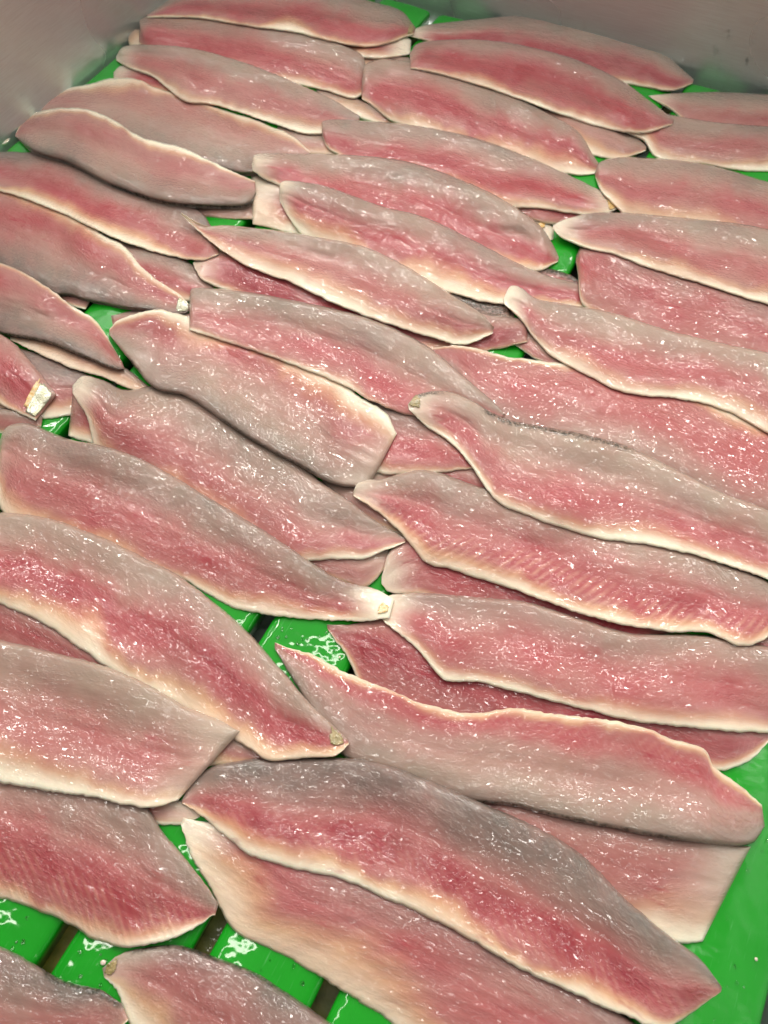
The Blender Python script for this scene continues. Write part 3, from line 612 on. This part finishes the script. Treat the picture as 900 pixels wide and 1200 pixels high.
(56, [(414,576),(420,566),(440,562),(500,565),(560,584),(620,602),(660,614),(720,632),(800,650),(870,667),(905,684),(930,712)], [(414,581),(440,598),(470,625),(500,660),(530,668),(600,690),(660,712),(720,730),(780,740),(830,742),(870,757),(900,748),(928,722)], 'long fillet in the right centre with fine rib lines across its red belly', S(ribdir=-1, xa=(14,.12,.8), red=.66,redk=1,deep=.35,cream=.11,yel=.75,ribs=1,redw=.25,pale0=.5)),
(57, [(478,474),(490,462),(520,458),(550,468),(580,485),(610,495),(680,508),(740,525),(800,554),(850,579),(900,597),(990,645)], [(479,479),(500,500),(530,520),(555,550),(580,585),(620,605),(665,620),(710,632),(770,640),(830,655),(900,680),(990,715)], 'long pale fillet in the right centre with green-brown skin on its left tip', S(red=.66,redk=.85,deep=.25,cool=.1,cream=.13,yel=.4,pale0=.7,dark=[(.2,.54,.0065),(.02,.1,.006)],skin=[(.002,.045,.0,.6,OLIVE,'skin_remnant')])),
# ---- bottom
(58, [(214,958),(280,984),(350,1008),(450,1045),(560,1105),(660,1160),(720,1200),(800,1255)], [(212,966),(224,1000),(250,1050),(276,1092),(310,1108),(350,1130),(400,1160),(440,1186),(480,1215),(560,1265)], 'fillet at the bottom with a broad cream belly edge over the green slats', S(xa=(22,.06,1.2), red=.45,redk=.75,deep=.2,cool=.9,cream=.24,yel=.7,redw=.3,pale0=.8)),
(59, [(550,940),(640,960),(700,970),(780,983),(850,988),(880,992)], [(560,970),(640,1032),(700,1072),(760,1100),(800,1106),(823,1104)], 'short square-cut fillet end on the green mat at the lower right', S(xa=(16,0,.9), red=.55,redk=.6,cool=.6,cream=.2,yel=.3,pale1=.25,redw=.3)),
(60, [(322,760),(345,800),(370,840),(405,875),(440,893),(490,908),(540,928),(600,945),(660,960),(720,972),(780,983),(840,990),(880,988),(896,968)], [(322,753),(345,761),(370,768),(400,786),(450,805),(500,825),(550,836),(600,830),(670,839),(740,848),(790,867),(825,877),(838,899),(868,922),(893,944)], 'large grey-brown fillet turned belly up at the lower right with an orange belly flap', S(xa=(12,.2,.5), red=.80,redk=.9,deep=.1,cool=.45,cream=.07,yel=.9,redw=.16,thick=.008,ribs=.3,dark=[(.38,.85,.003)])),
(61, [(120,1135),(140,1118),(170,1110),(210,1108),(250,1120),(300,1140),(340,1165),(385,1197),(430,1235),(480,1290)], [(122,1145),(138,1165),(150,1195),(180,1240),(230,1290),(300,1330)], 'out of focus fillet cut by the bottom edge with an olive-brown left tip', S(red=.5,redk=.6,deep=.2,cool=.8,cream=.16,yel=.8,pale0=.3,dark=[(.1,.6,.004)],skin=[(.005,.06,.0,.7,OLIVE,'skin_remnant')])),
(62, [(-90,860),(0,880),(100,918),(160,950),(200,985),(232,1025),(256,1058)], [(-90,1042),(0,1053),(40,1065),(80,1082),(110,1100),(150,1109),(200,1101),(252,1072)], 'dusky fillet with ribbed red belly at the lower left, pointed end over a green gap', S(xa=(16,0,.72), red=.66,redk=1,deep=.5,cool=.55,cream=.09,yel=.6,ribs=.8,redw=.22)),
(63, [(-80,1075),(0,1108),(40,1130),(80,1150),(118,1160),(142,1176)], [(-80,1250),(0,1262),(80,1250),(128,1222),(150,1195)], 'dark glistening fillet cut off by the bottom left corner', S(red=.6,redk=.6,deep=.5,cool=1,cream=.05,yel=.8,dark=[(.6,.98,.006)])),
(64, [(213,938),(226,912),(260,895),(320,888),(380,887),(440,893),(490,909),(560,939),(620,965),(680,1000),(730,1050),(780,1093),(820,1123),(846,1157)], [(213,941),(240,960),(270,985),(300,1005),(350,1020),(400,1030),(450,1052),(515,1081),(600,1130),(675,1166),(740,1194),(780,1204),(812,1186),(845,1162)], 'largest fillet, at the bottom, with dark grey back and a bright red and yellow belly', S(red=.64,redk=1,deep=.75,cool=.95,cream=.10,yel=.9,ribs=.35,redw=.2,pale0=.1,thick=.0078)),
(65, [(-2,520),(8,500),(35,497),(80,514),(130,525),(180,545),(240,580),(290,610),(330,635),(370,662),(400,680),(440,690),(462,702)], [(-2,530),(0,560),(15,594),(60,606),(100,626),(140,642),(180,658),(220,682),(270,710),(320,722),(380,727),(430,728),(456,724)], 'long fillet left of centre tapering to a white tail with an orange stain', S(xb=(14,0,.52), red=.62,redk=.85,deep=.25,cool=.5,cream=.13,yel=.6,redw=.24,pale1=1,pale0=.3,skin=[(.972,.995,.35,.8,AMBER,'bile_stain')])),
(66, [(-80,600),(0,600),(60,608),(120,630),(170,654),(210,675),(250,705),(290,740),(330,785),(360,820),(385,845),(407,866)], [(-80,672),(0,708),(40,725),(80,750),(115,775),(150,800),(190,820),(240,845),(280,870),(315,890),(360,889),(393,885),(409,872)], 'large fillet at the left with vivid pink middle, cream belly and an olive tail tip', S(red=.56,redk=1,deep=.45,cool=.1,cream=.16,yel=.8,redw=.2,thick=.0078,skin=[(.955,.99,.05,.7,OLIVE,'skin_remnant')])),
(67, [(-90,738),(0,750),(60,764),(120,780),(170,800),(220,829),(260,845),(281,857)], [(-90,898),(0,917),(60,927),(110,935),(150,944),(185,945),(208,938)], 'fillet at the left edge with a slanting square-cut right end, over the large pink one', S(red=.6,redk=.7,deep=.15,cool=.1,cream=.14,yel=.5,redw=.2,pale1=.25,thick=.0078,lift=.001)),
]
for row in FILLETS:
    sd, A, B, lab, kw = row
    fillet(sd*7+1, A, B, lab, **kw)

# ------------------------------------------------------------------ water drops and crumbs
def blobs(name, spots, mat, label, cat, flat=0.45):
    bm = bmesh.new(); rg = random.Random(11)
    for (x, y, z, r, nrm) in spots:
        import mathutils
        q = mathutils.Vector(nrm).to_track_quat('Z', 'Y').to_matrix().to_4x4()
        M = mathutils.Matrix.Translation((x, y, z)) @ q @ mathutils.Matrix.Diagonal((r*rg.uniform(.8, 1.3), r*rg.uniform(.8, 1.3), r*flat, 1))
        bmesh.ops.create_icosphere(bm, subdivisions=2, radius=1.0, matrix=M)
    for f in bm.faces: f.smooth = True
    me = bpy.data.meshes.new(name); bm.to_mesh(me); bm.free()
    o = link(name, me, mat); tag(o, label, cat, kind='stuff'); return o
rg = random.Random(5)
sp = []
for _ in range(26):
    n = rg.uniform(-0.36, 0.02); z = 0.002+abs(rg.gauss(0, 0.022)) ; r = rg.choice([.001, .0013, .0016, .0024])
    if rg.random() < .5: n = rg.gauss(-0.06, 0.03)
    sp.append((*tray(n, WALL_A-0.0002, 0)[:2], z, r, (-SD[0], -SD[1], 0)))
for _ in range(12):
    a = rg.uniform(0.45, 0.85); sp.append((*tray(WALL_N+0.0002, a, 0)[:2], abs(rg.gauss(0.01, .03))+.002, rg.choice([.001, .0015, .002]), (SN[0], SN[1], 0)))
blobs('water_drops', sp, WATER, 'clear water drops clinging to the steel tray walls', 'water drops')
sp = []
for (cx_, cy_, sx, sy, m) in ((60,1080,40,20,14),(130,1130,30,20,12),(360,745,30,22,26),(850,1010,35,60,34),(330,1130,30,20,12),(840,1170,30,20,10),(120,362,20,5,5),(270,1030,6,20,5)):
    for _ in range(m):
        x, y = ground(rg.gauss(cx_, sx), rg.gauss(cy_, sy), 0.0006)
        if H[int((x-GX0)/CELL), int((y-GY0)/CELL)] > 0: continue
        nn = x*SN[0]+y*SN[1]
        if not ((nn+0.0245-GAP) % PITCHN > 0.006 and (nn+0.0245-GAP) % PITCHN < 0.056): continue
        sp.append((float(x), float(y), 0.0006, rg.choice([.0004, .0005, .0007, .001]), (0, 0, 1)))
blobs('water_drops', sp, WATER, 'small water drops on the bare green slats', 'water drops')
sp = []
for (px, py, r) in ((886,1124,.0009),(121,1128,.0013),(414,771,.0010),(398,770,.0008)):
    x, y = ground(px, py, 0.001); sp.append((float(x), float(y), 0.0012, r, (0, 0, 1)))
blobs('flesh_crumbs', sp, CRUMB, 'whitish crumbs of fish flesh scattered on the bare green slats', 'fish crumbs')
